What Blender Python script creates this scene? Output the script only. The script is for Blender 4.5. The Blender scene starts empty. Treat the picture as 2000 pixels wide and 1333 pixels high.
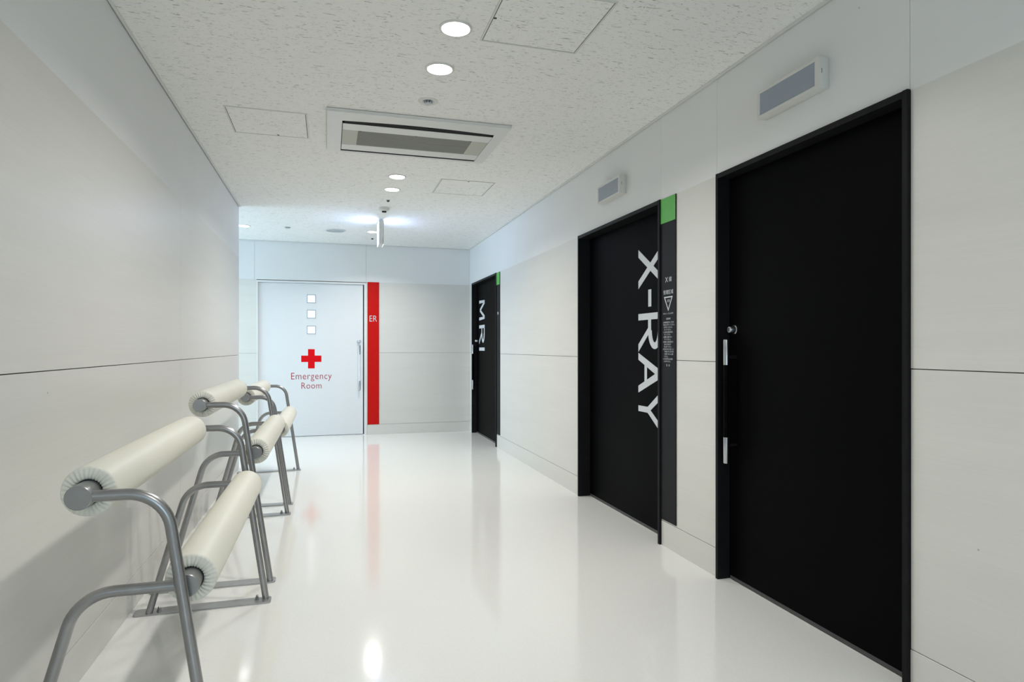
import bpy, bmesh, math, random
from mathutils import Vector, Matrix

random.seed(7)
S = bpy.context.scene
COL = S.collection
PI = math.pi

# ------------------------------------------------------------------ camera
CAM_H = 1.2
F_PX = 1230.0
YAW = math.atan((1000.0 - 642.0) / F_PX)
cd = bpy.data.cameras.new('camera')
cam = bpy.data.objects.new('camera', cd)
COL.objects.link(cam)
cd.sensor_fit = 'HORIZONTAL'
cd.sensor_width = 36.0
cd.lens = 36.0 * F_PX / 2000.0
cd.shift_y = 12.5 / 2000.0
cd.clip_start = 0.02
cam.location = (0, 0, CAM_H)
cam.rotation_euler = (PI / 2, 0, -YAW)
S.camera = cam

# ------------------------------------------------------------------ world, exposure, daylight
S.view_settings.view_transform = 'Standard'
S.view_settings.look = 'None'
S.view_settings.gamma = 1.0
S.view_settings.use_curve_mapping = False
S.view_settings.exposure = 0.10
LAMP_W = 10.0            # each ceiling downlight
LAMP_COL = (1.0, 0.97, 0.95)
DAY_W = 74.0            # daylight through the side-passage window
DAY_COL = (0.52, 0.78, 1.0)

w = bpy.data.worlds.new('sky')
S.world = w
w.use_nodes = True
bg = w.node_tree.nodes['Background']
bg.inputs['Color'].default_value = (0.55, 0.76, 1.0, 1)
bg.inputs['Strength'].default_value = 1.0

al = bpy.data.lights.new('window_daylight', 'AREA')
al.shape = 'RECTANGLE'
al.size = 1.7
al.size_y = 2.0
al.energy = DAY_W
al.color = DAY_COL
alo = bpy.data.objects.new('window_daylight', al)
COL.objects.link(alo)
alo.location = (-4.35, 7.82, 1.25)
alo.rotation_euler = (0, -PI / 2, 0)     # emits towards +X

anl = al.copy()
anl.name = 'near_window_daylight'
anl.size, anl.size_y = 1.5, 1.5
anl.energy = 34.0
anl.color = (0.66, 0.84, 1.0)
anl = bpy.data.objects.new('near_window_daylight', anl)
COL.objects.link(anl)
anl.location = (0.54, -3.5, 1.5)
anl.rotation_euler = (PI / 2, 0, 0)      # emits towards +Y

# ------------------------------------------------------------------ key dimensions
H = 2.609                 # ceiling
XL, XR = -0.86, 1.945     # faces of the side walls
YF = 8.86                 # face of the far wall
YC = 6.79                 # corner where the left wall ends
YN = -3.6                 # wall behind the camera
XB = -4.3                 # end of the side passage
ZT, ZS, ZB = 2.095, 1.125, 0.15   # panel top, mid seam, baseboard top
PT = 0.012                # panel thickness


# ------------------------------------------------------------------ materials
def new_mat(name):
    m = bpy.data.materials.new(name)
    m.use_nodes = True
    nt = m.node_tree
    return m, nt, nt.nodes['Principled BSDF']


def setp(b, color=None, rough=None, metal=None, spec=None, **kw):
    if color is not None:
        b.inputs['Base Color'].default_value = (*color, 1)
    if rough is not None:
        b.inputs['Roughness'].default_value = rough
    if metal is not None:
        b.inputs['Metallic'].default_value = metal
    if spec is not None:
        b.inputs['Specular IOR Level'].default_value = spec
    for k, v in kw.items():
        b.inputs[k].default_value = v


def simple(name, color, rough=0.5, metal=0.0, spec=0.5, var=0.04, scale=12.0, stretch=(1, 1, 1)):
    """plain material with a faint procedural mottling"""
    m, nt, b = new_mat(name)
    setp(b, color, rough, metal, spec)
    N, L = nt.nodes, nt.links
    tc = N.new('ShaderNodeTexCoord')
    mp = N.new('ShaderNodeMapping')
    mp.inputs['Scale'].default_value = stretch
    nz = N.new('ShaderNodeTexNoise')
    nz.inputs['Scale'].default_value = scale
    nz.inputs['Detail'].default_value = 4
    rp = N.new('ShaderNodeValToRGB')
    c0 = tuple(max(0, c * (1 - var)) for c in color)
    c1 = tuple(min(1, c * (1 + var)) for c in color)
    rp.color_ramp.elements[0].position = 0.3
    rp.color_ramp.elements[1].position = 0.7
    rp.color_ramp.elements[0].color = (*c0, 1)
    rp.color_ramp.elements[1].color = (*c1, 1)
    L.new(tc.outputs['Object'], mp.inputs['Vector'])
    L.new(mp.outputs['Vector'], nz.inputs['Vector'])
    L.new(nz.outputs['Fac'], rp.inputs['Fac'])
    L.new(rp.outputs['Color'], b.inputs['Base Color'])
    return m


def emit(name, color, strength):
    m, nt, b = new_mat(name)
    setp(b, (0.9, 0.9, 0.9), 0.4)
    b.inputs['Emission Color'].default_value = (*color, 1)
    b.inputs['Emission Strength'].default_value = strength
    return m


def laminate(name, color):
    """whitewashed laminate with fine horizontal grain; object coordinates are metres"""
    m, nt, b = new_mat(name)
    setp(b, color, 0.34, 0.0, 0.45)
    N, L = nt.nodes, nt.links
    tc = N.new('ShaderNodeTexCoord')
    geo = N.new('ShaderNodeNewGeometry')
    sep = N.new('ShaderNodeSeparateXYZ')
    L.new(geo.outputs['Position'], sep.inputs[0])
    add = N.new('ShaderNodeMath')
    add.operation = 'ADD'
    L.new(sep.outputs['X'], add.inputs[0])
    L.new(sep.outputs['Y'], add.inputs[1])
    com = N.new('ShaderNodeCombineXYZ')
    L.new(add.outputs[0], com.inputs['X'])
    L.new(sep.outputs['Z'], com.inputs['Y'])
    mp = N.new('ShaderNodeMapping')
    mp.inputs['Scale'].default_value = (0.9, 55, 1)
    L.new(com.outputs[0], mp.inputs['Vector'])
    nz = N.new('ShaderNodeTexNoise')
    nz.inputs['Scale'].default_value = 2.2
    nz.inputs['Detail'].default_value = 7
    nz.inputs['Roughness'].default_value = 0.62
    L.new(mp.outputs[0], nz.inputs['Vector'])
    mp2 = N.new('ShaderNodeMapping')
    mp2.inputs['Scale'].default_value = (0.5, 5, 1)
    L.new(com.outputs[0], mp2.inputs['Vector'])
    nz2 = N.new('ShaderNodeTexNoise')
    nz2.inputs['Scale'].default_value = 1.6
    nz2.inputs['Detail'].default_value = 3
    L.new(mp2.outputs[0], nz2.inputs['Vector'])
    mix = N.new('ShaderNodeMath')
    mix.operation = 'ADD'
    L.new(nz.outputs['Fac'], mix.inputs[0])
    L.new(nz2.outputs['Fac'], mix.inputs[1])
    hf = N.new('ShaderNodeMath')
    hf.operation = 'MULTIPLY'
    hf.inputs[1].default_value = 0.5
    L.new(mix.outputs[0], hf.inputs[0])
    rp = N.new('ShaderNodeValToRGB')
    rp.color_ramp.elements[0].position = 0.34
    rp.color_ramp.elements[1].position = 0.66
    rp.color_ramp.elements[0].color = (*[c * 0.965 for c in color], 1)
    rp.color_ramp.elements[1].color = (*[min(1, c * 1.03) for c in color], 1)
    L.new(hf.outputs[0], rp.inputs['Fac'])
    L.new(rp.outputs[0], b.inputs['Base Color'])
    bp = N.new('ShaderNodeBump')
    bp.inputs['Strength'].default_value = 0.06
    bp.inputs['Distance'].default_value = 0.001
    L.new(nz.outputs['Fac'], bp.inputs['Height'])
    L.new(bp.outputs[0], b.inputs['Normal'])
    return m


def ceiling_mat(name):
    """mineral-fibre board with short dark fissures running across the corridor"""
    m, nt, b = new_mat(name)
    base = (0.90, 0.90, 0.87)
    setp(b, base, 0.85, 0, 0.2)
    N, L = nt.nodes, nt.links
    geo = N.new('ShaderNodeNewGeometry')

    def fiss(scale, off, lo, hi, rot):
        mp = N.new('ShaderNodeMapping')
        mp.inputs['Scale'].default_value = scale
        mp.inputs['Location'].default_value = off
        mp.inputs['Rotation'].default_value = (0, 0, rot)
        L.new(geo.outputs['Position'], mp.inputs['Vector'])
        n = N.new('ShaderNodeTexNoise')
        n.inputs['Scale'].default_value = 1.0
        n.inputs['Detail'].default_value = 2.0
        n.inputs['Roughness'].default_value = 0.55
        n.inputs['Distortion'].default_value = 0.9
        L.new(mp.outputs[0], n.inputs['Vector'])
        r = N.new('ShaderNodeMapRange')
        r.inputs['From Min'].default_value = lo
        r.inputs['From Max'].default_value = hi
        L.new(n.outputs['Fac'], r.inputs['Value'])
        return r

    f1 = fiss((26, 120, 1), (0, 0, 0), 0.632, 0.70, 0.10)
    f2 = fiss((34, 150, 1), (7.3, 2.1, 0), 0.642, 0.71, -0.16)
    f3 = fiss((120, 190, 1), (1.3, 5.1, 0), 0.62, 0.78, 0.0)
    mx = N.new('ShaderNodeMath')
    mx.operation = 'MAXIMUM'
    L.new(f1.outputs[0], mx.inputs[0])
    L.new(f2.outputs[0], mx.inputs[1])
    sc = N.new('ShaderNodeMath')
    sc.operation = 'MULTIPLY'
    sc.inputs[1].default_value = 0.45
    L.new(f3.outputs[0], sc.inputs[0])
    mx2 = N.new('ShaderNodeMath')
    mx2.operation = 'MAXIMUM'
    L.new(mx.outputs[0], mx2.inputs[0])
    L.new(sc.outputs[0], mx2.inputs[1])
    mc = N.new('ShaderNodeMix')
    mc.data_type = 'RGBA'
    mc.inputs['A'].default_value = (*base, 1)
    mc.inputs['B'].default_value = (0.47, 0.47, 0.44, 1)
    L.new(mx2.outputs[0], mc.inputs['Factor'])
    L.new(mc.outputs['Result'], b.inputs['Base Color'])
    bp = N.new('ShaderNodeBump')
    bp.invert = True
    bp.inputs['Strength'].default_value = 0.5
    bp.inputs['Distance'].default_value = 0.002
    L.new(mx2.outputs[0], bp.inputs['Height'])
    L.new(bp.outputs[0], b.inputs['Normal'])
    return m


def floor_mat(name):
    m, nt, b = new_mat(name)
    col = (0.79, 0.79, 0.748)
    setp(b, col, 0.10, 0, 0.42)
    N, L = nt.nodes, nt.links
    geo = N.new('ShaderNodeNewGeometry')
    n = N.new('ShaderNodeTexNoise')
    n.inputs['Scale'].default_value = 90
    n.inputs['Detail'].default_value = 3
    L.new(geo.outputs['Position'], n.inputs['Vector'])
    rp = N.new('ShaderNodeValToRGB')
    rp.color_ramp.elements[0].position = 0.35
    rp.color_ramp.elements[1].position = 0.65
    rp.color_ramp.elements[0].color = (*[c * 0.985 for c in col], 1)
    rp.color_ramp.elements[1].color = (*[c * 1.015 for c in col], 1)
    L.new(n.outputs['Fac'], rp.inputs['Fac'])
    L.new(rp.outputs[0], b.inputs['Base Color'])
    n2 = N.new('ShaderNodeTexNoise')
    n2.inputs['Scale'].default_value = 55
    n2.inputs['Detail'].default_value = 3
    L.new(geo.outputs['Position'], n2.inputs['Vector'])
    bp = N.new('ShaderNodeBump')
    bp.inputs['Strength'].default_value = 0.03
    bp.inputs['Distance'].default_value = 0.002
    L.new(n2.outputs['Fac'], bp.inputs['Height'])
    L.new(bp.outputs[0], b.inputs['Normal'])
    return m


M = {}
M['floor'] = floor_mat('polished_cream_vinyl')
M['ceiling'] = ceiling_mat('mineral_fibre_board')
M['laminate'] = laminate('whitewashed_laminate', (0.695, 0.688, 0.645))
M['white'] = simple('white_wall_panel', (0.775, 0.785, 0.775), 0.5, var=0.01, scale=3)
M['gap'] = simple('joint_backing', (0.26, 0.225, 0.17), 0.8, var=0.05)
M['trim'] = simple('white_aluminium_trim', (0.70, 0.70, 0.67), 0.4, var=0.01)
M['black'] = simple('black_door_laminate', (0.0019, 0.0019, 0.0022), 0.5, spec=0.03, var=0.2, scale=60, stretch=(1, 0.1, 8))
M['blackframe'] = simple('black_door_frame', (0.011, 0.011, 0.012), 0.45, spec=0.09, var=0.1)
M['blacksign'] = simple('black_sign_panel', (0.009, 0.009, 0.011), 0.45, spec=0.12, var=0.1)
M['green'] = simple('green_sign_tile', (0.10, 0.42, 0.075), 0.4, var=0.02)
M['red'] = simple('red_sign_panel', (0.56, 0.005, 0.003), 0.5, spec=0.15, var=0.03)
M['redprint'] = simple('red_vinyl_print', (0.70, 0.004, 0.008), 0.55, spec=0.1, var=0.02)
M['darkredprint'] = simple('dark_red_lettering', (0.38, 0.035, 0.055), 0.5, var=0.02)
M['print'] = simple('pale_grey_lettering', (0.62, 0.65, 0.68), 0.5, var=0.02)
M['erdoor'] = simple('white_door_laminate', (0.74, 0.76, 0.77), 0.36, var=0.012, scale=9, stretch=(1, 1, 20))
M['panelframe'] = simple('blue_grey_bead', (0.22, 0.33, 0.40), 0.4, var=0.02)
M['erframe'] = simple('white_door_frame', (0.76, 0.77, 0.77), 0.4, var=0.01)
M['steel'] = simple('satin_silver_tube', (0.33, 0.33, 0.33), 0.30, metal=0.85, var=0.05, scale=30)
M['chrome'] = simple('brushed_chrome', (0.50, 0.51, 0.53), 0.25, metal=1.0, var=0.05, scale=40)
M['plate'] = simple('zinc_base_bar', (0.42, 0.42, 0.42), 0.36, metal=0.8, var=0.05, scale=30)
M['vinyl'] = simple('cream_vinyl_cover', (0.76, 0.745, 0.64), 0.42, var=0.02, scale=5)
M['pleat'] = simple('cream_gathered_fabric', (0.74, 0.73, 0.645), 0.6, var=0.05, scale=40)
M['dark'] = simple('dark_void', (0.012, 0.012, 0.012), 0.8, var=0.2)
M['darkgrey'] = simple('dark_grey_plastic', (0.06, 0.06, 0.06), 0.5, var=0.1)
M['plastic'] = simple('offwhite_plastic', (0.68, 0.68, 0.64), 0.42, var=0.02)
M['acwhite'] = simple('white_grille_plastic', (0.74, 0.745, 0.72), 0.4, var=0.01)
M['intake'] = simple('grey_intake_mesh', (0.33, 0.33, 0.30), 0.7, var=0.10, scale=6, stretch=(1, 90, 1))
M['intakelight'] = simple('pale_intake_end', (0.50, 0.50, 0.44), 0.6, var=0.02)
M['screen'] = simple('unlit_blue_grey_screen', (0.30, 0.345, 0.40), 0.3, var=0.03, scale=20)
M['speaker'] = simple('grey_speaker_mesh', (0.45, 0.50, 0.51), 0.6, var=0.05, scale=200)
M['glow'] = emit('downlight_lens', LAMP_COL, 14.0)
M['signglow'] = emit('exit_sign_face', (0.46, 0.58, 1.0), 14.0)
M['pane'] = emit('lit_frosted_pane', (0.94, 0.97, 1.0), 1.05)  # emission stands in for the lit room behind the door


def glass_mat():
    m, nt, b = new_mat('window_glass')
    setp(b, (0.9, 0.95, 1.0), 0.02)
    b.inputs['Transmission Weight'].default_value = 1.0
    b.inputs['IOR'].default_value = 1.05
    return m


M['glass'] = glass_mat()


# ------------------------------------------------------------------ mesh helpers
def obj(name, bm, mat, parent=None, smooth=False, angle=None):
    me = bpy.data.meshes.new(name)
    bmesh.ops.recalc_face_normals(bm, faces=bm.faces[:])
    bm.to_mesh(me)
    bm.free()
    mats = mat if isinstance(mat, (list, tuple)) else [mat]
    for k in mats:
        me.materials.append(M[k])
    if smooth:
        for p in me.polygons:
            p.use_smooth = True
        if angle:
            try:
                me.set_sharp_from_angle(angle=math.radians(angle))
            except Exception:
                pass
    o = bpy.data.objects.new(name, me)
    COL.objects.link(o)
    if parent is not None:
        attach(o, parent)
    return o


def attach(o, parent):
    o.parent = parent
    inv = Matrix.Identity(4)
    p = parent
    # geometry is given in world metres; parents only translate
    off = Vector((0, 0, 0))
    while p is not None:
        off += p.location
        p = p.parent
    o.location = -off


def empty(name, loc=(0, 0, 0), label=None, cat=None, group=None, kind=None):
    o = bpy.data.objects.new(name, None)
    o.empty_display_size = 0.1
    COL.objects.link(o)
    o.location = loc
    return tag(o, label, cat, group, kind)


def tag(o, label=None, cat=None, group=None, kind=None):
    if label:
        o['label'] = label
    if cat:
        o['category'] = cat
    if group:
        o['group'] = group
    if kind:
        o['kind'] = kind
    return o


def box(bm, x0, x1, y0, y1, z0, z1, bev=0.0, seg=1):
    vs = [bm.verts.new((x, y, z)) for x in (x0, x1) for y in (y0, y1) for z in (z0, z1)]
    idx = [(0, 1, 3, 2), (4, 6, 7, 5), (0, 4, 5, 1), (2, 3, 7, 6), (0, 2, 6, 4), (1, 5, 7, 3)]
    fs = [bm.faces.new([vs[i] for i in f]) for f in idx]
    if bev:
        es = set(e for f in fs for e in f.edges)
        bmesh.ops.bevel(bm, geom=list(es), offset=bev, segments=seg, affect='EDGES', profile=0.5)
    return bm


def BX(*a, **k):
    return box(bmesh.new(), *a, **k)


def frames_from(n):
    n = n.normalized()
    a = Vector((0, 0, 1)) if abs(n.z) < 0.9 else Vector((1, 0, 0))
    u = n.cross(a).normalized()
    v = n.cross(u).normalized()
    return u, v


def tube(bm, pts, r, seg=16, cap=True):
    """round tube along a planar polyline"""
    pts = [Vector(p) for p in pts]
    n = len(pts)
    u = None
    rings = []
    for i, p in enumerate(pts):
        t = (pts[min(i + 1, n - 1)] - pts[max(i - 1, 0)]).normalized()
        if u is None:
            u, v = frames_from(t)
        else:
            u = (u - t * u.dot(t)).normalized()
            v = t.cross(u).normalized()
        rings.append([bm.verts.new(p + (u * math.cos(2 * PI * k / seg) + v * math.sin(2 * PI * k / seg)) * r) for k in range(seg)])
    for a, b in zip(rings, rings[1:]):
        for k in range(seg):
            bm.faces.new((a[k], a[(k + 1) % seg], b[(k + 1) % seg], b[k]))
    if cap:
        bm.faces.new(rings[0])
        bm.faces.new(rings[-1][::-1])
    return bm


def lathe(bm, origin, axis, prof, seg=32):
    """prof: list of (radius, distance along axis)"""
    o = Vector(origin)
    ax = Vector(axis).normalized()
    u, v = frames_from(ax)
    rings = []
    for r, d in prof:
        c = o + ax * d
        if r < 1e-6:
            rings.append([bm.verts.new(c)])
        else:
            rings.append([bm.verts.new(c + (u * math.cos(2 * PI * k / seg) + v * math.sin(2 * PI * k / seg)) * r) for k in range(seg)])
    for a, b in zip(rings, rings[1:]):
        for k in range(seg):
            k2 = (k + 1) % seg
            if len(a) == 1 and len(b) == 1:
                continue
            if len(a) == 1:
                bm.faces.new((a[0], b[k2], b[k]))
            elif len(b) == 1:
                bm.faces.new((a[k], a[k2], b[0]))
            else:
                bm.faces.new((a[k], a[k2], b[k2], b[k]))
    return bm


def fillet(pts, rads, n=10):
    """round the inner corners of a polyline with arcs"""
    P = [Vector(p) for p in pts]
    out = [P[0]]
    for i in range(1, len(P) - 1):
        r = rads[i - 1]
        a = (P[i - 1] - P[i]).normalized()
        b = (P[i + 1] - P[i]).normalized()
        ang = a.angle(b)
        d = r / math.tan(ang / 2)
        s, e = P[i] + a * d, P[i] + b * d
        bis = (a + b).normalized()
        c = P[i] + bis * (r / math.sin(ang / 2))
        va, vb = s - c, e - c
        tot = va.angle(vb)
        for k in range(n + 1):
            t = k / n
            out.append(c + (va * math.sin((1 - t) * tot) + vb * math.sin(t * tot)) / math.sin(tot))
    out.append(P[-1])
    return out


FILM = [0]


def prism2d(bm, poly, frame, thick):
    """extrude polygon given in (u,v) on a surface frame (origin,u,v,normal)"""
    o, u, v, n = frame
    if thick < 0.001:
        FILM[0] = (FILM[0] + 1) % 23
        thick += FILM[0] * 0.00002
    a = [bm.verts.new(o + u * p[0] + v * p[1]) for p in poly]
    b = [bm.verts.new(o + u * p[0] + v * p[1] + n * thick) for p in poly]
    k = len(poly)
    bm.faces.new(b)
    bm.faces.new(a[::-1])
    for i in range(k):
        j = (i + 1) % k
        bm.faces.new((a[i], a[j], b[j], b[i]))
    return bm


def text_mesh(body, spacing=1.0, offset=0.0):
    cu = bpy.data.curves.new('lettering', 'FONT')
    cu.body = body
    cu.resolution_u = 4
    cu.space_character = spacing
    cu.offset = offset
    cu.fill_mode = 'FRONT'
    cu.align_x = 'LEFT'
    t = bpy.data.objects.new('lettering_source', cu)
    COL.objects.link(t)
    dg = bpy.context.evaluated_depsgraph_get()
    dg.update()
    me = bpy.data.meshes.new_from_object(t.evaluated_get(dg))
    bpy.data.objects.remove(t)
    bpy.data.curves.remove(cu)
    return me


def text_on(bm, body, frame, u0, v0, width=None, height=None, thick=0.0005, spacing=1.0, center=False, offset=0.0):
    """lay a line of type on a surface; u0,v0 = left end (or centre) and baseline"""
    me = text_mesh(body, spacing, offset)
    if not me.vertices:
        return bm
    xs = [q.co.x for q in me.vertices]
    ys = [q.co.y for q in me.vertices]
    sx = width / (max(xs) - min(xs)) if width else None
    sy = height / max(max(ys), 1e-6) if height else None
    sx = sx or sy
    sy = sy or sx
    x0 = min(xs)
    off = -(max(xs) - x0) * sx / 2 if center else 0.0
    o, u, v, n = frame
    vs = [bm.verts.new(o + u * (u0 + off + (q.co.x - x0) * sx) + v * (v0 + q.co.y * sy) + n * thick) for q in me.vertices]
    for p in me.polygons:
        try:
            bm.faces.new([vs[i] for i in p.vertices])
        except ValueError:
            pass
    bpy.data.meshes.remove(me)
    return bm


def fr(o, u, v):
    u, v = Vector(u), Vector(v)
    return (Vector(o), u, v, u.cross(v))


# ------------------------------------------------------------------ the shell
tag(obj('floor', BX(XB - 0.2, 2.2, YN - 0.2, YF + 0.25, -0.1, 0), 'floor'),
    'polished cream white vinyl floor of the corridor', 'floor', kind='structure')
tag(obj('ceiling', BX(XB - 0.2, 2.2, YN - 0.2, YF + 0.25, H, H + 0.15), 'ceiling'),
    'white mineral fibre ceiling with small dark fissures', 'ceiling', kind='structure')

G = 0.0011     # half of a tight joint
GS = 0.0017    # half of the wide horizontal joint


# right wall: solid back, filled bays between the doors, panels on the face
DOORS = [(1.717, 2.848), (3.425, 4.737), (7.333, 8.667)]     # frame outer edges along Y
DT = 2.100                                                 # frame top
bm = bmesh.new()
box(bm, 2.11, 2.2, YN, YF + 0.05, 0, H)  # added unseen slab, stops sky light leaking in under the doors
edges = [YN] + [e for d in DOORS for e in d] + [YF + 0.02]
bays = [(edges[i], edges[i + 1]) for i in range(0, len(edges), 2)]
for a, b in bays:
    box(bm, XR + PT, 2.11, a, b, 0, DT - 0.002)
box(bm, XR + PT, 2.11, YN, YF + 0.02, DT - 0.002, H)
wall_r = tag(obj('wall_right', bm, 'gap'), 'right corridor wall of pale laminate panels around three black doors', 'wall', kind='structure')
for a, b in bays:
    lo, hi = a, b
    if lo == YN:
        cuts = [YN, -1.9, 0.0, b]
    else:
        cuts = [a, b]
    for c0, c1 in zip(cuts, cuts[1:]):
        obj('wall_panel', BX(XR, XR + PT, c0 + G, c1 - G, ZS + GS, ZT - 0.0002), 'laminate', wall_r)
        obj('wall_panel', BX(XR, XR + PT, c0 + G, c1 - G, ZB + G, ZS - GS, bev=0.0008), 'laminate', wall_r)
for c0, c1 in zip([YN, -1.9, 0.0, 1.72, 2.857, 3.432, 4.742, 7.345], [-1.9, 0.0, 1.72, 2.857, 3.432, 4.742, 7.345, YF]):
    obj('upper_panel', BX(XR, XR + PT, c0 + G * .7, c1 - G * .7, ZT, H - 0.001), 'white', wall_r)
bb = empty('baseboard_right', (XR, 0, 0), 'pale baseboard along the right wall between the black doors', 'baseboard', kind='structure')
for a, b in bays:
    obj('baseboard_length', BX(XR - 0.001, XR + PT, a, b - (0.0 if b < YF else 0.02), 0, ZB - 0.0016, bev=0.0008), 'laminate', bb)

# left wall
bm = bmesh.new()
box(bm, XL - 0.15, XL - PT, YN, YC - PT, 0, H)
wall_l = tag(obj('wall_left', bm, 'gap'), 'left corridor wall of pale laminate panels behind the leaning rails', 'wall', kind='structure')
for c0, c1 in zip([YN, -0.6, 1.8, 4.207], [-0.6, 1.8, 4.207, YC]):
    obj('wall_panel', BX(XL - PT, XL, c0 + G, c1 - G, ZS + GS, ZT - 0.0002), 'laminate', wall_l)
    obj('wall_panel', BX(XL - PT, XL, c0 + G, c1 - G, ZB + G, ZS - GS, bev=0.0008), 'laminate', wall_l)
obj('upper_panel', BX(XL - PT, XL, YN, YC, ZT, H - 0.001), 'white', wall_l)
tag(obj('baseboard_left', BX(XL - PT, XL + 0.001, YN, YC, 0, ZB - 0.0016, bev=0.0008), 'laminate'),
    'pale baseboard along the left wall under the leaning rails', 'baseboard', kind='structure')

# wall of the side passage that starts at the corner of the left wall
wall_b = tag(obj('wall_passage', BX(XB - 0.1, XL - PT, YC - 0.15, YC - PT, 0, H), 'gap'),
             'pale wall of the side passage beyond the left corner', 'wall', kind='structure')
for c0, c1 in zip([XB, -2.6], [-2.6, XL - PT]):
    obj('wall_panel', BX(c0 + G, c1, YC - PT, YC, ZB, ZS - GS), 'laminate', wall_b)
    obj('wall_panel', BX(c0 + G, c1, YC - PT, YC, ZS + GS, ZT), 'laminate', wall_b)
obj('upper_panel', BX(XB, XL - PT, YC - PT, YC, ZT + 0.001, H - 0.001), 'white', wall_b)
obj('baseboard_length', BX(XB, XL - PT, YC - PT, YC, 0, ZB - G), 'laminate', wall_b)

# far wall with the opening of the emergency-room door
EX0, EX1, EZ = -0.908, 0.500, 2.085
bm = bmesh.new()
box(bm, XB - 0.1, EX0, YF + PT, YF + 0.13, 0, H)
box(bm, EX1, XR + 0.1, YF + PT, YF + 0.13, 0, H)
box(bm, EX0, EX1, YF + PT, YF + 0.13, EZ, H)
box(bm, XB - 0.1, XR + 0.1, YF + 0.13, YF + 0.2, 0, H)  # added unseen slab behind the white door, blocks outside light
wall_f = tag(obj('wall_far', bm, 'gap'), 'far corridor wall of pale panels around the white emergency door', 'wall', kind='structure')
VS1, VS2 = -0.933, 0.493
for c0, c1 in zip([XB, -2.4, EX1], [-2.4, EX0, XR]):
    obj('wall_panel', BX(c0 + G, c1 - G, YF, YF + PT, ZS + GS * .7, ZT - 0.0002), 'laminate', wall_f)
    obj('wall_panel', BX(c0 + G, c1 - G, YF, YF + PT, ZB - 0.01, ZS - GS * .7, bev=0.0008), 'laminate', wall_f)
for c0, c1 in zip([XB, -2.4, VS1, VS2], [-2.4, VS1, VS2, XR]):
    obj('upper_panel', BX(c0 + G, c1 - G, YF, YF + PT, ZT, H - 0.001), 'white', wall_f)
bb = empty('baseboard_far', (0, YF, 0), 'pale baseboard along the far wall either side of the white door', 'baseboard', kind='structure')
obj('baseboard_length', BX(XB, EX0, YF - 0.001, YF + PT, 0, ZB - 0.0125, bev=0.0008), 'laminate', bb)
obj('baseboard_length', BX(EX1, XR, YF - 0.001, YF + PT, 0, ZB - 0.0125, bev=0.0008), 'laminate', bb)

# wall behind the camera
bm = bmesh.new()
box(bm, XL - 0.1, -0.25, YN - 0.12, YN, 0, H)
box(bm, 1.33, XR + 0.1, YN - 0.12, YN, 0, H)
box(bm, -0.25, 1.33, YN - 0.12, YN, 0, 0.7)
box(bm, -0.25, 1.33, YN - 0.12, YN, 2.3, H)
win = empty('window_2', (0.54, YN, 0.7), 'daylight window at the corridor end behind the viewpoint', 'window', kind='structure')
b2 = bmesh.new()
for x0, x1, z0, z1 in ((-0.25, -0.2, .7, 2.3), (1.28, 1.33, .7, 2.3), (.515, .565, .75, 2.25), (-.2, 1.28, .7, .75), (-.2, 1.28, 2.25, 2.3)):
    box(b2, x0, x1, YN - 0.1, YN - 0.04, z0, z1)
obj('window_frame', b2, 'trim', win)
for x0, x1 in ((-.2, .515), (.565, 1.28)):
    obj('pane', BX(x0, x1, YN - 0.075, YN - 0.069, .75, 2.25), 'glass', win)
tag(obj('wall_near', bm, 'white'), 'plain white wall closing the corridor behind the viewpoint', 'wall', kind='structure')

# end of the side passage with a daylight window
bm = bmesh.new()
box(bm, XB - 0.12, XB, YC - 0.1, 6.95, 0, H)
box(bm, XB - 0.12, XB, 8.70, YF + 0.1, 0, H)
box(bm, XB - 0.12, XB, 6.95, 8.70, 0, 0.2)
box(bm, XB - 0.12, XB, 6.95, 8.70, 2.3, H)
tag(obj('wall_window', bm, 'white'), 'white end wall of the side passage around its window', 'wall', kind='structure')
win = empty('window_1', (XB, 7.82, 0.2), 'tall daylight window at the end of the side passage', 'window', kind='structure')
bm = bmesh.new()
for y0, y1, z0, z1 in ((6.95, 7.0, .2, 2.3), (8.65, 8.70, .2, 2.3), (7.8, 7.85, .25, 2.25), (7.0, 8.65, .2, .25), (7.0, 8.65, 2.25, 2.3)):
    box(bm, XB - 0.1, XB - 0.04, y0, y1, z0, z1)
obj('window_frame', bm, 'trim', win)
for y0, y1 in ((7.0, 7.8), (7.85, 8.65)):
    obj('pane', BX(XB - 0.075, XB - 0.069, y0, y1, .25, 2.25), 'glass', win)
alo.location.x = XB + 0.03
anl.location.y = YN + 0.03

# ceiling edge trims
def edge_trim(name, x0, x1, y0, y1, label, joint=None):
    bm = bmesh.new()
    box(bm, x0, x1, y0, y1, H - 0.010, H, bev=0.001)
    t = tag(obj(name, bm, 'trim'), label, 'trim', kind='structure')
    if joint:
        obj('shadow_joint', BX(*joint, H - 0.004, H - 0.0005), 'darkgrey', t)


edge_trim('trim_1', XR - 0.016, XR - .002, YN, YF, 'thin white ceiling edge trim along the right wall', (XR - .002, XR, YN, YF))
edge_trim('trim_2', XL + .004, XL + 0.016, YN, YC, 'thin white ceiling edge trim along the left wall', (XL, XL + .004, YN, YC))
edge_trim('trim_3', XB, XR - 0.016, YF - 0.016, YF - .004, 'thin white ceiling edge trim along the far wall', (XB, XR - .016, YF - .004, YF))

# little screw caps on the panels
for par, x, y, z, ax in ((wall_l, XL, 2.340, 1.055, 1), (wall_r, XR, 1.479, 0.568, -1), (wall_r, XR, 1.939, 2.498, -1)):
    obj('screw_cap', lathe(bmesh.new(), (x, y, z), (ax, 0, 0), [(.0035, 0), (.0032, .0008), (0, .001)], 14), 'intakelight', par)

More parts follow.
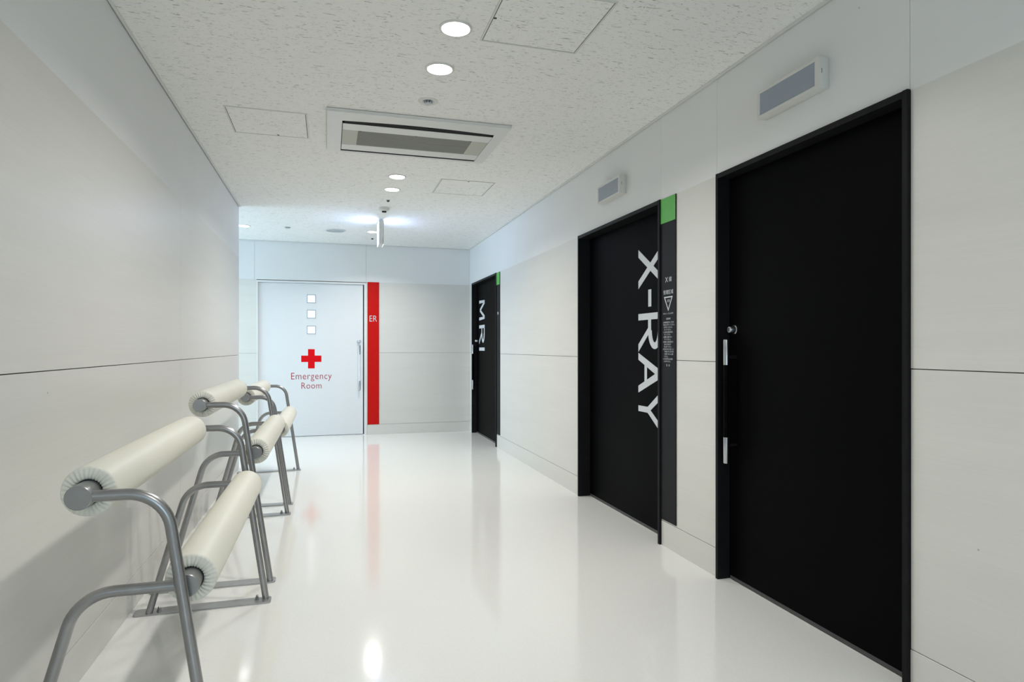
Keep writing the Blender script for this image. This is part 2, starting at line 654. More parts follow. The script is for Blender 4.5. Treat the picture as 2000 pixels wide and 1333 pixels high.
# ------------------------------------------------------------------ black sliding doors
FX = 1.930       # front of the door frames
FW = 0.022       # frame face width


def door_frame_part(name, parent, x0, x1, y0, y1, z0, z1):
    return obj(name, BX(x0, x1, y0, y1, z0, z1, bev=0.0012), 'blackframe', parent)


def pull_handle(parent, fx, side, pos, along, zt, zb, midmat, stand):
    """round bar: chrome ends, coloured grip in the middle, two standoffs.
    along: 'x' -> the leaf face is at X=fx (corridor on -X); 'y' -> the leaf face is at Y=fx"""
    L = zt - zb
    z1, z2 = zt - 0.128, zb + 0.132

    def P(d, z):
        return (fx - d, pos, z) if along == 'x' else (pos, fx - d, z)

    h = obj('handle', tube(bmesh.new(), [P(stand, z2 - 0.001), P(stand, z1 + 0.001)], 0.0135, 16), midmat, parent, True, 40)
    obj('chrome_end', lathe(bmesh.new(), P(stand, z1), (0, 0, 1), [(0, 0), (.0145, 0), (.0145, .126), (.0135, .128), (0, .128)], 16), 'chrome', h, True, 40)
    obj('chrome_end', lathe(bmesh.new(), P(stand, zb), (0, 0, 1), [(0, 0), (.0135, 0), (.0145, .002), (.0145, .132), (0, .132)], 16), 'chrome', h, True, 40)
    for z in (z1 + 0.04, z2 - 0.04):
        obj('standoff', tube(bmesh.new(), [P(0.0, z), P(stand, z)], 0.008, 12), midmat if midmat != 'black' else 'blackframe', h, True, 40)
    return h


def lock(parent, fx, pos, z, along):
    def P(d):
        return (fx - d, pos, z) if along == 'x' else (pos, fx - d, z)
    ax = (-1, 0, 0) if along == 'x' else (0, -1, 0)
    k = obj('lock_knob', lathe(bmesh.new(), P(0), ax, [(0, 0), (.024, 0), (.024, .006), (.019, .008), (.017, .034), (.015, .037), (0, .037)], 24), 'chrome', parent, True, 40)
    bm = bmesh.new()
    p = P(0.0395)
    if along == 'x':
        box(bm, p[0], p[0] + .004, p[1] - .002, p[1] + .002, z - .009, z + .009)
    else:
        box(bm, p[0] - .002, p[0] + .002, p[1], p[1] + .004, z - .009, z + .009)
    obj('keyway', bm, 'darkgrey', k)


CAPH, STK = 0.313, 0.0435


def diag(bm, frame, xb, xt, w, y0=0.0, y1=CAPH):
    prism2d(bm, [(xb, y0), (xb + w, y0), (xt + w, y1), (xt, y1)], frame, 0.0006)


def rect(bm, frame, x0, x1, y0, y1):
    prism2d(bm, [(x0, y0), (x1, y0), (x1, y1), (x0, y1)], frame, 0.0006)


def letter_R(bm, frame, x, wdt):
    rect(bm, frame, x, x + STK, 0, CAPH)
    # bowl
    yo0, yo1 = 0.135, CAPH
    ry = (yo1 - yo0) / 2
    cy = (yo0 + yo1) / 2
    cx = x + 0.115
    rx = wdt - 0.115 - 0.02
    n = 18
    for i in range(n):
        a0, a1 = -PI / 2 + PI * i / n, -PI / 2 + PI * (i + 1) / n
        q = []
        for a, k in ((a0, 0), (a1, 0), (a1, 1), (a0, 1)):
            fx_, fy_ = (rx, ry) if k == 0 else (rx - STK, ry - STK * 1.15)
            q.append((cx + fx_ * math.cos(a), cy + fy_ * math.sin(a)))
        prism2d(bm, q, frame, 0.0006)
    rect(bm, frame, x + STK, cx, yo1 - STK * .92, yo1)
    rect(bm, frame, x + STK, cx, yo0, yo0 + STK * .92)
    # leg
    prism2d(bm, [(x + wdt - 0.052, 0), (x + wdt, 0), (x + 0.135, yo0 + 0.012), (x + 0.088, yo0 + 0.012)], frame, 0.0006)


def letter_A(bm, frame, x, wdt):
    ap = x + wdt / 2
    w = 0.047
    prism2d(bm, [(x, 0), (x + w, 0), (ap + 0.004, CAPH - 0.075), (ap, CAPH), (ap - 0.020, CAPH)], frame, 0.0006)
    prism2d(bm, [(x + wdt, 0), (x + wdt - w, 0), (ap - 0.004, CAPH - 0.075), (ap, CAPH), (ap + 0.020, CAPH)], frame, 0.0006)
    rect(bm, frame, x + 0.065, x + wdt - 0.065, 0.086, 0.086 + 0.034)


def letter_Y(bm, frame, x, wdt):
    c = x + wdt / 2
    rect(bm, frame, c - STK * .45, c + STK * .45, 0, 0.14)
    prism2d(bm, [(c - .020, .13), (c + .020, .13), (c + .004, .162), (x + .046, CAPH), (x - .004, CAPH)], frame, 0.0006)
    prism2d(bm, [(c + .020, .13), (c - .020, .13), (c - .004, .162), (x + wdt - .046, CAPH), (x + wdt + .004, CAPH)], frame, 0.0006)


def letter_M(bm, frame, x, wdt):
    w = STK
    prism2d(bm, [(x, 0), (x + w * .95, 0), (x + w * 1.0, CAPH), (x + .012, CAPH)], frame, 0.0006)
    prism2d(bm, [(x + wdt, 0), (x + wdt - w * .95, 0), (x + wdt - w, CAPH), (x + wdt - .012, CAPH)], frame, 0.0006)
    c = x + wdt / 2
    prism2d(bm, [(x + .012, CAPH), (x + .058, CAPH), (c + .012, .075), (c - .012, .03)], frame, 0.0006)
    prism2d(bm, [(x + wdt - .012, CAPH), (x + wdt - .058, CAPH), (c - .012, .075), (c + .012, .03)], frame, 0.0006)


def black_door(n, y0, y1, label, DX, handle=True, word=None):
    d = empty('door_%d' % n, (DX, (y0 + y1) / 2, 0), label, 'door', kind='structure')
    door_frame_part('door_jamb', d, FX, 2.105, y0, y0 + FW, 0, DT)
    door_frame_part('door_jamb', d, FX, 2.105, y1 - 0.02, y1, 0, DT)
    door_frame_part('door_head', d, FX + 0.001, 2.105, y0 + FW, y1 - 0.02, DT - 0.026, DT - 0.001)
    leaf = obj('door_leaf', BX(DX, DX + 0.04, y0 + FW, y1 - 0.02, 0.006, DT - 0.026, bev=0.001), 'black', d)
    obj('bottom_seal', BX(DX - 0.002, DX + 0.002, y0 + FW + .004, y1 - 0.03, 0.004, 0.02), 'darkgrey', leaf)
    if handle:
        pos = y1 - (0.079 if n == 1 else 0.041) - 0.0
        pull_handle(d, DX, -1, pos, 'x', 1.239, 0.611, 'black', 0.060)
        lock(d, DX, y1 - 0.068, 1.291, 'x')
    if word:
        bm = bmesh.new()
        # text runs downwards, its top towards the viewer's right
        if word == 'X-RAY':
            f = fr((DX - 0.0002, 3.885, 1.865), (0, 0, -1), (0, -1, 0))
            f = (f[0], f[1], f[2], Vector((-1, 0, 0)))
            diag(bm, f, 0.0, 0.203, 0.053)
            diag(bm, f, 0.215, 0.012, 0.053)
            rect(bm, f, 0.283, 0.396, 0.137, 0.178)
            letter_R(bm, f, 0.438, 0.258)
            letter_A(bm, f, 0.702, 0.271)
            letter_Y(bm, f, 0.945, 0.268)
        else:
            f = (Vector((DX - 0.0002, 8.492, 1.846)), Vector((0, 0, -1)), Vector((0, -1, 0)), Vector((-1, 0, 0)))
            letter_M(bm, f, 0.0, 0.275)
            letter_R(bm, f, 0.342, 0.262)
            rect(bm, f, 0.647, 0.691, 0, CAPH)
        obj('lettering', bm, 'print', d)['label'] = 'large pale lettering reading %s downwards' % word
    return d


black_door(1, *DOORS[0], 'plain black sliding door nearest the viewpoint, with bar handle and lock', 2.000)
black_door(2, *DOORS[1], 'black door with large white X-RAY lettering running down', 2.030, handle=False, word='X-RAY')
black_door(3, *DOORS[2], 'far black door with MRI lettering next to the far wall', 2.000, word='MRI')

# ------------------------------------------------------------------ sign strips beside the doors
SX = XR - 0.006


def sign_strip(y0, y1, label, name='sign_panel'):
    s = empty(name, (XR, (y0 + y1) / 2, 0.16), label, 'sign', 'black sign strips with a green top')
    obj('sign_board', BX(SX, XR, y0, y1, 0.160, 2.097, bev=0.0008), 'blacksign', s)
    obj('green_tile', BX(SX - 0.0012, SX + 0.001, y0 + 0.004, y1 - 0.001, 1.948, 2.0965, bev=0.0004), 'green', s)['label'] = 'bright green square tile'
    return s


s = sign_strip(3.252, 3.424, 'tall black sign strip with green top and Japanese warning text beside the X-RAY door')
F = fr((SX - 0.0002, 3.4285, 0), (0, -1, 0), (0, 0, 1))
cu = 0.0915
bm = bmesh.new()
text_on(bm, 'X', F, 0.058, 1.590, height=0.030, thick=.0004)
text_on(bm, '線', F, 0.101, 1.593, width=0.030, thick=.0004)
obj('heading', bm, 'print', s)
bm = bmesh.new()
text_on(bm, '管理区域', F, cu + .001, 1.519, width=0.112, thick=.0004, center=True)
obj('heading', bm, 'print', s)
bm = bmesh.new()
tri = [(0.0435, 1.503), (0.1425, 1.503), (0.093, 1.416)]
cx_, cy_ = 0.093, 1.474
inn = [(cx_ + (p[0] - cx_) * .76, cy_ + (p[1] - cy_) * .76) for p in tri]
for i in range(3):
    j = (i + 1) % 3
    prism2d(bm, [tri[i], tri[j], inn[j], inn[i]], F, .0005)
text_on(bm, '注意', F, 0.0935, 1.471, width=0.034, thick=.0004, center=True)
obj('warning_triangle', bm, 'print', s)
bm = bmesh.new()
text_on(bm, '許可なくして立入を禁ず', F, cu + .001, 1.398, width=0.116, thick=.0004, center=True)
obj('warning_line', bm, 'print', s)
bm = bmesh.new()
text_on(bm, '注意事項', F, cu + .001, 1.366, width=0.050, thick=.0004, center=True)
rows = [('放射線管理区域につき次の', .036, .120), ('事項を必ず守ってください。', .036, .128), ('1.許可なく立ち入ら', .040, .096), ('ないでください。', .046, .080),
        ('2.入室の際は係員の指示に', .034, .112), ('従ってください。', .046, .072), ('3.装置に触れない', .036, .100), ('でください。', .046, .076),
        ('4.妊娠または妊娠の疑いの', .034, .114), ('ある方は必ず', .046, .078), ('申し出てください。', .046, .084),
        ('5.付添の方は入室につい', .032, .124), ('て係員に申し出て許可', .046, .108), ('を得てから入室', .048, .100), ('ください。', .046, .044),
        ('6.その他不明な点は係員', .034, .108), ('におたずねください。', .044, .076)]
z = 1.349
for body, u0, wd in rows:
    text_on(bm, body, F, u0, z - .004, width=wd, height=0.0098, thick=.0004)
    z -= 0.01455
obj('notice_text', bm, 'print', s)['kind'] = 'stuff'
bm = bmesh.new()
text_on(bm, '院', F, .070, 1.088, width=.013, thick=.0004)
text_on(bm, '長', F, .096, 1.088, width=.013, thick=.0004)
obj('signature_text', bm, 'print', s)

s = sign_strip(7.180, 7.332, 'tall black sign strip with green top beside the far MRI door')
F = fr((SX - 0.0002, 7.334, 0), (0, -1, 0), (0, 0, 1))
bm = bmesh.new()
text_on(bm, 'MRI', F, .077, 1.590, width=.060, height=.034, thick=.0004, center=True)
obj('lettering', bm, 'print', s)

# ------------------------------------------------------------------ emergency-room door and its red sign
d = empty('door_4', (-0.22, YF, 0), 'white sliding Emergency Room door with red cross and three small windows', 'door', kind='structure')
LY = YF + 0.022           # leaf face
LX0, LX1 = -0.893, 0.452
obj('door_jamb', BX(EX0, LX0 + 0.002, YF - 0.006, YF + 0.12, 0, EZ, bev=0.001), 'erframe', d)
obj('door_jamb', BX(0.467, EX1 + 0.002, YF - 0.006, YF + 0.12, 0, EZ, bev=0.001), 'erframe', d)
obj('door_head', BX(LX0 + 0.002, 0.467, YF - 0.006, YF + 0.12, EZ - 0.024, EZ, bev=0.001), 'erframe', d)
leaf = obj('door_leaf', BX(LX0, LX1, LY, LY + 0.04, 0.012, EZ - 0.026, bev=0.001), 'erdoor', d)
obj('door_slot_shade', BX(LX1, 0.467, LY + 0.012, LY + 0.02, 0.012, EZ - 0.026), 'dark', d)  # dark strip painted in for the shade of the open door slot
obj('threshold', BX(LX0, 0.467, YF - 0.004, YF + 0.05, 0.0, 0.006, bev=0.001), 'erframe', d)
WC = -0.224
for zc in (1.853, 1.648, 1.434):
    f = empty('vision_panel', (0, 0, 0))
    bm = bmesh.new()
    r0, r1 = 0.0475, 0.056
    for a in ((WC - r1, WC + r1, zc + r0, zc + r1), (WC - r1, WC + r1, zc - r1, zc - r0), (WC - r1, WC - r0, zc - r0, zc + r0), (WC + r0, WC + r1, zc - r0, zc + r0)):
        box(bm, a[0], a[1], LY - 0.003, LY + 0.001, a[2], a[3])
    bpy.data.objects.remove(f)
    f = obj('vision_panel', bm, 'panelframe', d)
    obj('pane', BX(WC - r0, WC + r0, LY - 0.0008, LY + 0.002, zc - r0, zc + r0), 'pane', f)
F = fr((0, LY - 0.0002, 0), (1, 0, 0), (0, 0, 1))
bm = bmesh.new()
cz, ar, hw = 1.047, 0.1295, 0.043
prism2d(bm, [(WC - hw, cz - ar), (WC + hw, cz - ar), (WC + hw, cz - hw), (WC + ar, cz - hw), (WC + ar, cz + hw), (WC + hw, cz + hw),
             (WC + hw, cz + ar), (WC - hw, cz + ar), (WC - hw, cz + hw), (WC - ar, cz + hw), (WC - ar, cz - hw), (WC - hw, cz - hw)], F, 0.0006)
obj('cross_mark', bm, 'redprint', d)['label'] = 'solid red cross'
bm = bmesh.new()
text_on(bm, 'Emergency', F, WC + .003, 0.772, width=.520, height=.088, thick=.0006, center=True, spacing=1.08, offset=-0.005)
text_on(bm, 'Room', F, WC + .002, 0.646, width=.258, height=.082, thick=.0006, center=True, spacing=1.06, offset=-0.005)
obj('lettering', bm, 'darkredprint', d)['label'] = 'thin dark red lettering reading Emergency Room'
pull_handle(d, LY, -1, 0.403, 'y', 1.232, 0.612, 'erdoor', 0.045)
lock(d, LY, 0.397, 1.283, 'y')

s = empty('sign_panel', (0.59, YF, 0.14), 'tall red sign strip reading ER beside the white emergency door', 'sign')
obj('sign_board', BX(0.511, 0.668, YF - 0.006, YF, 0.140, 2.098, bev=0.0008), 'red', s)
F = fr((0, YF - 0.0062, 0), (1, 0, 0), (0, 0, 1))
bm = bmesh.new()
text_on(bm, 'ER', F, 0.589, 1.556, width=.100, height=.082, thick=.0004, center=True, offset=-0.006)
obj('lettering', bm, 'print', s)['label'] = 'white lettering reading ER'


# ------------------------------------------------------------------ unlit indicator boxes over the doors
def indicator(y0, y1, label):
    x0, z0, z1 = 1.893, 2.249, 2.374
    r = empty('indicator_lamp', (XR, (y0 + y1) / 2, z0), label, 'indicator lamp', 'unlit indicator boxes over the black doors')
    bm = bmesh.new()
    t = 0.013
    box(bm, x0 + .004, XR, y0, y1, z0, z1, bev=0.003, seg=2)
    b_ = obj('housing', bm, 'plastic', r, True, 35)
    bm = bmesh.new()
    for a in ((y0, y1, z1 - t, z1), (y0, y1, z0, z0 + t), (y0, y0 + t * 1.7, z0 + t, z1 - t), (y1 - t * 1.4, y1, z0 + t, z1 - t)):
        box(bm, x0, x0 + .006, *a, bev=0.001)
    obj('bezel', bm, 'plastic', r)
    obj('screen', BX(x0 + .002, x0 + .005, y0 + t * 1.7, y1 - t * 1.4, z0 + t, z1 - t), 'screen', r)
    obj('latch_slot', BX(1.908, 1.9105, y0 - .0004, y0 + .001, 2.308, 2.328), 'darkgrey', b_)


indicator(2.089, 2.468, 'larger looking blue-grey indicator box above the plain black door')
indicator(3.898, 4.262, 'smaller looking blue-grey indicator box above the X-RAY door')


# ------------------------------------------------------------------ padded leaning rails by the left wall
PLEATN = 30
random.seed(3)
PH = [random.uniform(-.5, .5) for _ in range(PLEATN)]
AM = [random.uniform(.55, 1.25) for _ in range(PLEATN)]


def pleat_mesh(R, r0):
    """gathered end of the cover: a face in the XZ plane, outside towards -Y, rim at y=0.014"""
    me = bpy.data.meshes.new('gathered_end')
    bm = bmesh.new()
    seg = PLEATN * 5
    prof = [(r0, 0.004, 0.0), (r0 + .0012, -.0005, .8), (r0 + .005, -.0028, 1.0), (r0 + .011, -.0032, .85), (r0 + .018, -.0018, .6), (r0 + .024, .0005, .4),
            (R - .0045, .0014, .30), (R - .0014, .0036, .16), (R + .0002, .0095, 0.0)]
    rings = []
    for r, y, k in prof:
        ring = []
        for i in range(seg):
            a = 2 * PI * i / seg
            p = i // 5
            ph = (i % 5) / 5.0
            wv = math.cos(2 * PI * ph + PH[p] * .6) * AM[p]
            ring.append(bm.verts.new((r * math.cos(a), y - .0040 * k * wv, r * math.sin(a))))
        rings.append(ring)
    for a, b in zip(rings, rings[1:]):
        for i in range(seg):
            j = (i + 1) % seg
            bm.faces.new((a[i], a[j], b[j], b[i]))
    bmesh.ops.recalc_face_normals(bm, faces=bm.faces[:])
    bm.to_mesh(me)
    bm.free()
    for p in me.polygons:
        p.use_smooth = True
    me.materials.append(M['pleat'])
    return me


ROLL_R, CORE_R, TUBE_R = 0.0655, 0.031, 0.0148
PLEAT = pleat_mesh(ROLL_R, 0.0330)


def child_mesh(name, me, parent, loc, rotz=0.0):
    o = bpy.data.objects.new(name, me)
    COL.objects.link(o)
    attach(o, parent)
    o.location += Vector(loc)
    o.rotation_euler = (0, 0, rotz)
    return o


def roll(root, x, z, ya, yb):
    """ya, yb: ends of the padded cover"""
    n = 24
    prof = [(ROLL_R, .0088)]
    L = yb - ya
    for i in range(1, n):
        prof.append((ROLL_R + .0012 * math.sin(PI * i / n), .0088 + (L - .0176) * i / n))
    prof.append((ROLL_R, L - .0088))
    r = obj('padded_roll', lathe(bmesh.new(), (x, ya, z), (0, 1, 0), prof, 48), 'vinyl', root, True)
    child_mesh('gathered_end', PLEAT, r, (x, ya, z))
    child_mesh('gathered_end', PLEAT, r, (x, yb, z), PI)
    for y, s_ in ((ya, 1), (yb, -1)):
        bm = bmesh.new()
        lathe(bm, (x, y + s_ * .004, z), (0, s_, 0), [(CORE_R - .002, -.002), (.0331, -.001), (.0331, .004), (CORE_R - .002, .004)], 32)
        obj('hem_gap_shade', bm, 'dark', r)  # dark ring at the hem, colours in the shaded gap round the core
    return r


def core(root, x, z, y0, y1):
    bm = lathe(bmesh.new(), (x, y0, z), (0, 1, 0), [(0, 0), (CORE_R - .002, 0), (CORE_R, .0015), (CORE_R, y1 - y0 - .0015), (CORE_R - .002, y1 - y0), (0, y1 - y0)], 40)
    return obj('core_tube', bm, 'steel', root, True, 35)


def bolt(parent, x, y, z):
    bm = bmesh.new()
    lathe(bm, (x, y, z), (0, 0, 1), [(0, 0), (.012, 0), (.012, .0025), (.0095, .0025), (.0095, .011), (.006, .011), (.006, .019), (.004, .021), (0, .021)], 6)
    obj('bolt', bm, 'chrome', parent)


def lean_rail(y0, y1, zu, zl, label, xu=-0.600):
    """y0,y1: centre lines of the two base bars; zu, zl: heights of the upper and lower rolls"""
    xl = -0.362
    root = empty('leaning_rail', ((-0.56), (y0 + y1) / 2, 0), label, 'leaning rail', 'padded leaning rails along the left wall')
    roll(root, xu, zu, y0 + 0.040, y1 - 0.040)
    roll(root, xl, zl, y0 + 0.058, y1 - 0.058)
    core(root, xu, zu, y0 - 0.031, y1 + 0.031)
    core(root, xl, zl, y0 + 0.002, y1 - 0.002)
    zb = 0.007
    for y, s_ in ((y0, 1), (y1, -1)):
        yf, yr = y - s_ * 0.015, y + s_ * 0.017
        # front leg: from the upper roll forward, then down to the floor
        xt = -0.287 - 0.146 * zu
        pts = fillet([(xu + .02, yf, zu), (xt, yf, zu), (-0.287, yf, zb)], [0.105])
        obj('leg', tube(bmesh.new(), pts, TUBE_R, 18), 'steel', root, True, 40)
        # rear leg: from the lower roll back towards the wall, then down
        xt = -0.776 + 0.282 * zl
        pts = fillet([(xl - .02, yr, zl), (xt, yr, zl), (-0.774, yr, zb)], [0.11])
        obj('leg', tube(bmesh.new(), pts, TUBE_R, 18), 'steel', root, True, 40)
        bm = bmesh.new()
        bw, xa, xb = 0.035, -0.838, -0.262
        c = 0.016
        poly = []
        for cx, cy, a0 in ((xb - c, y + bw - c, 0), (xa + c, y + bw - c, 90), (xa + c, y - bw + c, 180), (xb - c, y - bw + c, 270)):
            for k in range(5):
                a = math.radians(a0 + 90 * k / 4)
                poly.append((cx + c * math.cos(a), cy + c * math.sin(a)))
        prism2d(bm, poly, (Vector((0, 0, 0.0005)), Vector((1, 0, 0)), Vector((0, 1, 0)), Vector((0, 0, 1))), 0.0075)
        bar = obj('base_bar', bm, 'plate', root)
        bolt(bar, -0.325, yf + s_ * .006, 0.008)
        bolt(bar, -0.735, yr - s_ * .010, 0.008)
    return root


lean_rail(1.838, 3.186, 0.824, 0.568, 'low padded leaning rail nearest the viewpoint, two cream rolls on steel legs')
lean_rail(3.454, 4.798, 0.912, 0.660, 'tallest padded leaning rail, between the two lower ones along the left wall', -0.613)
lean_rail(5.105, 6.496, 0.824, 0.568, 'low padded leaning rail farthest away, in front of the white emergency door')


# ------------------------------------------------------------------ ceiling fittings
def downlight(x, y, label, group='round ceiling downlights', power=LAMP_W, spread=150):
    r = empty('downlight', (x, y, H), label, 'downlight', group)
    bm = lathe(bmesh.new(), (x, y, H), (0, 0, -1), [(.062, 0), (.074, 0), (.074, .003), (.070, .006), (.063, .006), (.061, .002)], 40)
    obj('trim_ring', bm, 'trim', r, True, 40)
    bm = lathe(bmesh.new(), (x, y, H), (0, 0, -1), [(.0615, .0015), (.055, .004), (.03, .006), (0, .0065)], 40)
    obj('lens', bm, 'glow', r, True)
    la = bpy.data.lights.new('downlight_beam', 'AREA')
    la.shape = 'DISK'
    la.size = 0.115
    la.energy = power
    la.color = LAMP_COL
    la.spread = math.radians(spread)
    lo = bpy.data.objects.new('downlight_beam', la)
    COL.objects.link(lo)
    attach(lo, r)
    lo.location += Vector((x, y, H - 0.009))
    return r


downlight(0.538, 2.736, 'nearest round ceiling downlight, beside the large access hatch')
downlight(0.538, 3.156, 'second ceiling downlight from the viewpoint, just before the flush sprinkler plate')
downlight(0.542, 5.246, 'first of two paired downlights just beyond the air conditioner', power=LAMP_W * 1.12)
downlight(0.542, 5.683, 'farther of two paired downlights beyond the air conditioner', power=LAMP_W * 1.12)
downlight(0.515, 7.837, 'ceiling downlight partly hidden behind the hanging exit sign', power=LAMP_W * 1.35, spread=138)
downlight(-0.944, 7.859, 'ceiling downlight at the mouth of the side passage by the left corner', power=LAMP_W * .35, spread=130)
downlight(-2.400, 7.859, 'added unseen fill downlight inside the side passage, hidden behind the left corner', power=LAMP_W * .8)  # added lamp out of view, brightens the far wall and white door
downlight(0.540, 0.226, 'ceiling downlight overhead, nearer of the pair at the viewpoint', power=LAMP_W * .55)
downlight(0.540, 0.646, 'ceiling downlight overhead, farther of the pair at the viewpoint', power=LAMP_W * .55)


def hatch(x0, x1, y0, y1, label, side):
    r = empty('access_hatch', ((x0 + x1) / 2, (y0 + y1) / 2, H), label, 'access hatch', 'square ceiling access hatches')
    t = 0.009
    bm = bmesh.new()
    for a in ((x0, x1, y0, y0 + t), (x0, x1, y1 - t, y1), (x0, x0 + t, y0 + t, y1 - t), (x1 - t, x1, y0 + t, y1 - t)):
        box(bm, *a, H - 0.004, H, bev=0.0006)
    obj('frame', bm, 'trim', r)
    obj('shadow_gap', BX(x0 + t, x1 - t, y0 + t, y1 - t, H - 0.0006, H), 'dark', r)
    g = 0.0035
    p = obj('panel', BX(x0 + t + g, x1 - t - g, y0 + t + g, y1 - t - g, H - 0.003, H - 0.0006), 'ceiling', r)
    lx, ly = side
    obj('latch', lathe(bmesh.new(), (lx, ly, H - 0.003), (0, 0, -1), [(0.0075, 0), (.0075, .0012), (.0045, .0012), (.0045, .0004), (0, .0004)], 16), 'darkgrey', p)


hatch(-0.592, -0.124, 3.985, 4.455, 'square access hatch left of the air conditioner, near the left wall', (-0.32, 4.432))
hatch(0.900, 1.372, 5.21, 5.70, 'farthest square access hatch, beyond the air conditioner on the right', (1.14, 5.232))
hatch(0.664, 1.134, 2.34, 2.812, 'large looking access hatch nearest the viewpoint, cut by the top edge', (0.682, 2.60))

# cassette air conditioner
r = empty('air_conditioner', (0.55, 4.22, H - 0.0015), 'white two-way ceiling cassette air conditioner with grey intake grille', 'air conditioner')
ax0, ax1, ay0, ay1 = -0.013, 1.116, 3.836, 4.628
ix0, ix1 = 0.080, 1.040
zt_, zb_ = H, H - 0.022
bm = bmesh.new()
DN = (Vector((0, 0, H)), Vector((0, 1, 0)), Vector((1, 0, 0)), Vector((0, 0, -1)))   # (u=Y, v=X)
n = 16
poly = [(ay0 + .004, ax0 + .004), (ay0 + .004, ax1 - .004)]
poly += [(3.986, ax1 - .004), (3.986, ix1)]
for i in range(1, n):
    t = i / n
    poly.append((3.986 - .026 * math.sin(PI * t), ix1 + (ix0 - ix1) * t))
poly += [(3.986, ix0), (3.986, ax0 + .004)]
prism2d(bm, poly, DN, 0.020)
box(bm, ax0 + .004, ix0, 3.986, 4.592, H - .020, H)
box(bm, ix1, ax1 - .004, 3.986, 4.592, H - .020, H)
box(bm, ax0 + .004, ax1 - .004, 4.592, ay1 - .004, H - .020, H)
obj('casing', bm, 'acwhite', r)
bm = bmesh.new()
for a in ((ax0, ax1, ay0, ay0 + .012), (ax0, ax1, ay1 - .012, ay1), (ax0, ax0 + .012, ay0 + .012, ay1 - .012), (ax1 - .012, ax1, ay0 + .012, ay1 - .012)):
    box(bm, *a, H - .011, H, bev=0.002)
obj('casing_lip', bm, 'acwhite', r)
obj('cavity_shade', BX(ix0, ix1, 3.955, 4.592, H - .0015, H), 'dark', r)  # flat dark plate in place of the shaded depth of the slots
bm = bmesh.new()
for i in range(12):
    pass
prism2d(bm, [(3.994, .012), (4.016, .020), (4.017, .0185), (3.995, .0105)], (Vector((ix0 + .015, 0, H)), Vector((0, 1, 0)), Vector((0, 0, -1)), Vector((1, 0, 0))), ix1 - ix0 - .03)
obj('louvre', bm, 'dark', r)  # flap coloured near black so the outlet slot looks deep in shade
obj('outlet_shade', BX(ix0, ix1, 4.0175, 4.0215, H - .0225, H - .0015), 'dark', r)  # dark plate that paints shade into the near slot
obj('outlet_shade', BX(ix0, ix1, 4.588, 4.5918, H - .019, H - .0015), 'darkgrey', r)  # same for the far slot, shade put in as a dark plate
ip = obj('intake_panel', BX(ix0 + .004, ix1 - .004, 4.022, 4.133, H - .025, H - .013, bev=0.002), 'acwhite', r)
obj('intake_panel', BX(ix0 + .004, ix1 - .004, 4.430, 4.516, H - .025, H - .013, bev=0.002), 'acwhite', r)
obj('intake_panel', BX(ix0 + .004, ix1 - .004, 4.5195, 4.556, H - .022, H - .013, bev=0.002), 'acwhite', r)
gr = obj('intake_grille', BX(ix0 + .004, ix1 - .004, 4.133, 4.430, H - .021, H - .015), 'intake', r)
for a, b in ((ix0 + .004, 0.180), (0.925, ix1 - .004)):
    obj('grille_end', BX(a, b, 4.1335, 4.4295, H - .0225, H - .020), 'intakelight', gr)
for i in range(24):
    y = 4.139 + i * .0123
    obj('slat', BX(0.180, 0.925, y, y + .0035, H - .0228, H - .0205), 'intake', gr)
for x in (0.195, 0.552, 0.912):
    obj('clip', BX(x - .009, x + .009, 4.1345, 4.1425, H - .0245, H - .020), 'darkgrey', gr)


for ch in r.children:
    ch.location.z -= 0.0015


def flush_sprinkler(x, y, label, R=0.058):
    s = empty('sprinkler', (x, y, H), label, 'sprinkler', 'flush sprinklers in the ceiling')
    obj('cover_plate', lathe(bmesh.new(), (x, y, H), (0, 0, -1), [(R, 0), (R, .0015), (R - .004, .003), (.036, .0035), (.033, .001)], 40), 'plastic', s, True, 40)
    obj('cup', lathe(bmesh.new(), (x, y, H), (0, 0, -1), [(.033, .002), (.031, .0008), (.0, .0008)], 32), 'chrome', s)
    bm = bmesh.new()
    lathe(bm, (x, y, H), (0, 0, -1), [(0, .001), (.013, .001), (.013, .010), (.019, .011), (.019, .013), (0, .0135)], 20)
    for k in (-1, 1):
        box(bm, x + k * .021 - .005, x + k * .021 + .005, y - .004, y + .004, H - .012, H - .001, bev=0.001)
    obj('head', bm, 'chrome', s, True, 40)


flush_sprinkler(0.546, 3.594, 'flush sprinkler in a pale round plate just before the air conditioner')
flush_sprinkler(-0.461, 7.815, 'small flush sprinkler between the speaker and the left corner', .04)


def sensor(x, y, label):
    s = empty('ceiling_sensor', (x, y, H), label, 'ceiling sensor', 'small dark ceiling nubs')
    obj('base', lathe(bmesh.new(), (x, y, H), (0, 0, -1), [(0, .003), (.020, .003), (.022, 0)], 24), 'plastic', s)
    obj('nub', lathe(bmesh.new(), (x, y, H), (0, 0, -1), [(.014, .002), (.014, .010), (.010, .017), (0, .019)], 20), 'darkgrey', s, True, 40)


sensor(0.545, 6.109, 'small dark ceiling nub just before the smoke detector')
sensor(0.540, 8.300, 'small dark ceiling nub near the far wall beside the exit sign')

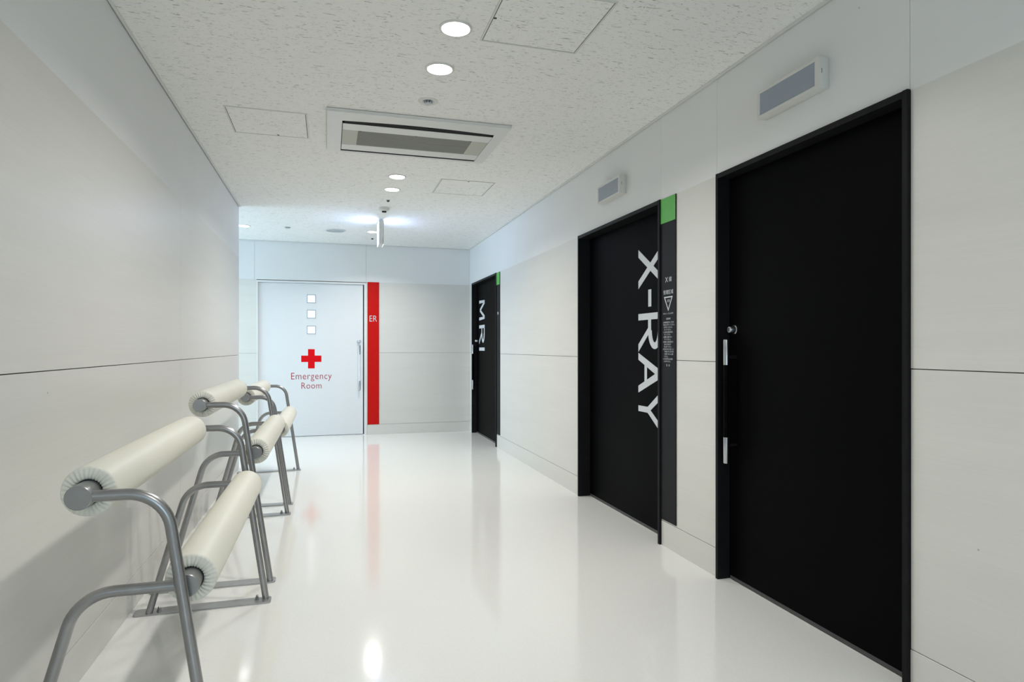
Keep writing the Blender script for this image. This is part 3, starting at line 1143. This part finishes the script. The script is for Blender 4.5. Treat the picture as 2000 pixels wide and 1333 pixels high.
s = empty('smoke_detector', (0.537, 6.456, H), 'round white smoke detector on the ceiling in front of the exit sign', 'smoke detector')
obj('body', lathe(bmesh.new(), (0.537, 6.456, H), (0, 0, -1), [(.052, 0), (.053, .014), (.050, .026), (.036, .033), (.024, .035), (0, .035)], 40), 'plastic', s, True, 40)
bm = bmesh.new()
for k in range(10):
    a = 2 * PI * k / 10
    cx, cy = 0.537 + .018 * math.cos(a), 6.456 + .018 * math.sin(a)
    box(bm, cx - .004, cx + .004, cy - .004, cy + .004, H - .046, H - .034)
obj('sensing_chamber', bm, 'dark', s)
obj('chamber_cap', lathe(bmesh.new(), (0.537, 6.456, H), (0, 0, -1), [(.0, .045), (.022, .045), (.022, .047), (0, .049)], 24), 'darkgrey', s, True, 40)

s = empty('ceiling_speaker', (0.077, 7.86, H), 'round grey ceiling speaker left of the exit sign', 'speaker')
obj('rim', lathe(bmesh.new(), (0.077, 7.86, H), (0, 0, -1), [(.118, 0), (.118, .004), (.112, .008), (.104, .007)], 48), 'plastic', s, True, 40)
obj('mesh_cover', lathe(bmesh.new(), (0.077, 7.86, H), (0, 0, -1), [(.106, .005), (.05, .008), (0, .009)], 48), 'speaker', s, True)

s = empty('exit_sign', (0.545, 7.10, H), 'thin glowing exit sign hanging edge-on from the ceiling', 'exit sign')
ex, ey0, ey1, ez0, ez1 = 0.552, 7.00, 7.25, 2.330, 2.588
obj('mount', BX(ex - .018, ex + .018, ey0 + .04, ey1 - .04, ez1 - .002, H, bev=0.001), 'plastic', s)
obj('housing', BX(ex - .0255, ex + .0255, ey0, ey1, ez0, ez1, bev=0.003), 'plastic', s, True, 35)
obj('glowing_face', BX(ex - .0265, ex - .024, ey0 + .003, ey1 - .003, ez0 + .003, ez1 - .003), 'signglow', s)
obj('glowing_face', BX(ex + .024, ex + .0265, ey0 + .003, ey1 - .003, ez0 + .003, ez1 - .003), 'signglow', s)
for a, b in ((ex - .0275, ex - .024), (ex + .024, ex + .0275)):
    obj('face_rim', BX(a, b, ey0, ey0 + .003, ez0, ez1), 'plastic', s)
obj('test_button', BX(ex + .012, ex + .018, ey0 - .002, ey0 + .001, ez0 + .02, ez0 + .075), 'speaker', s)
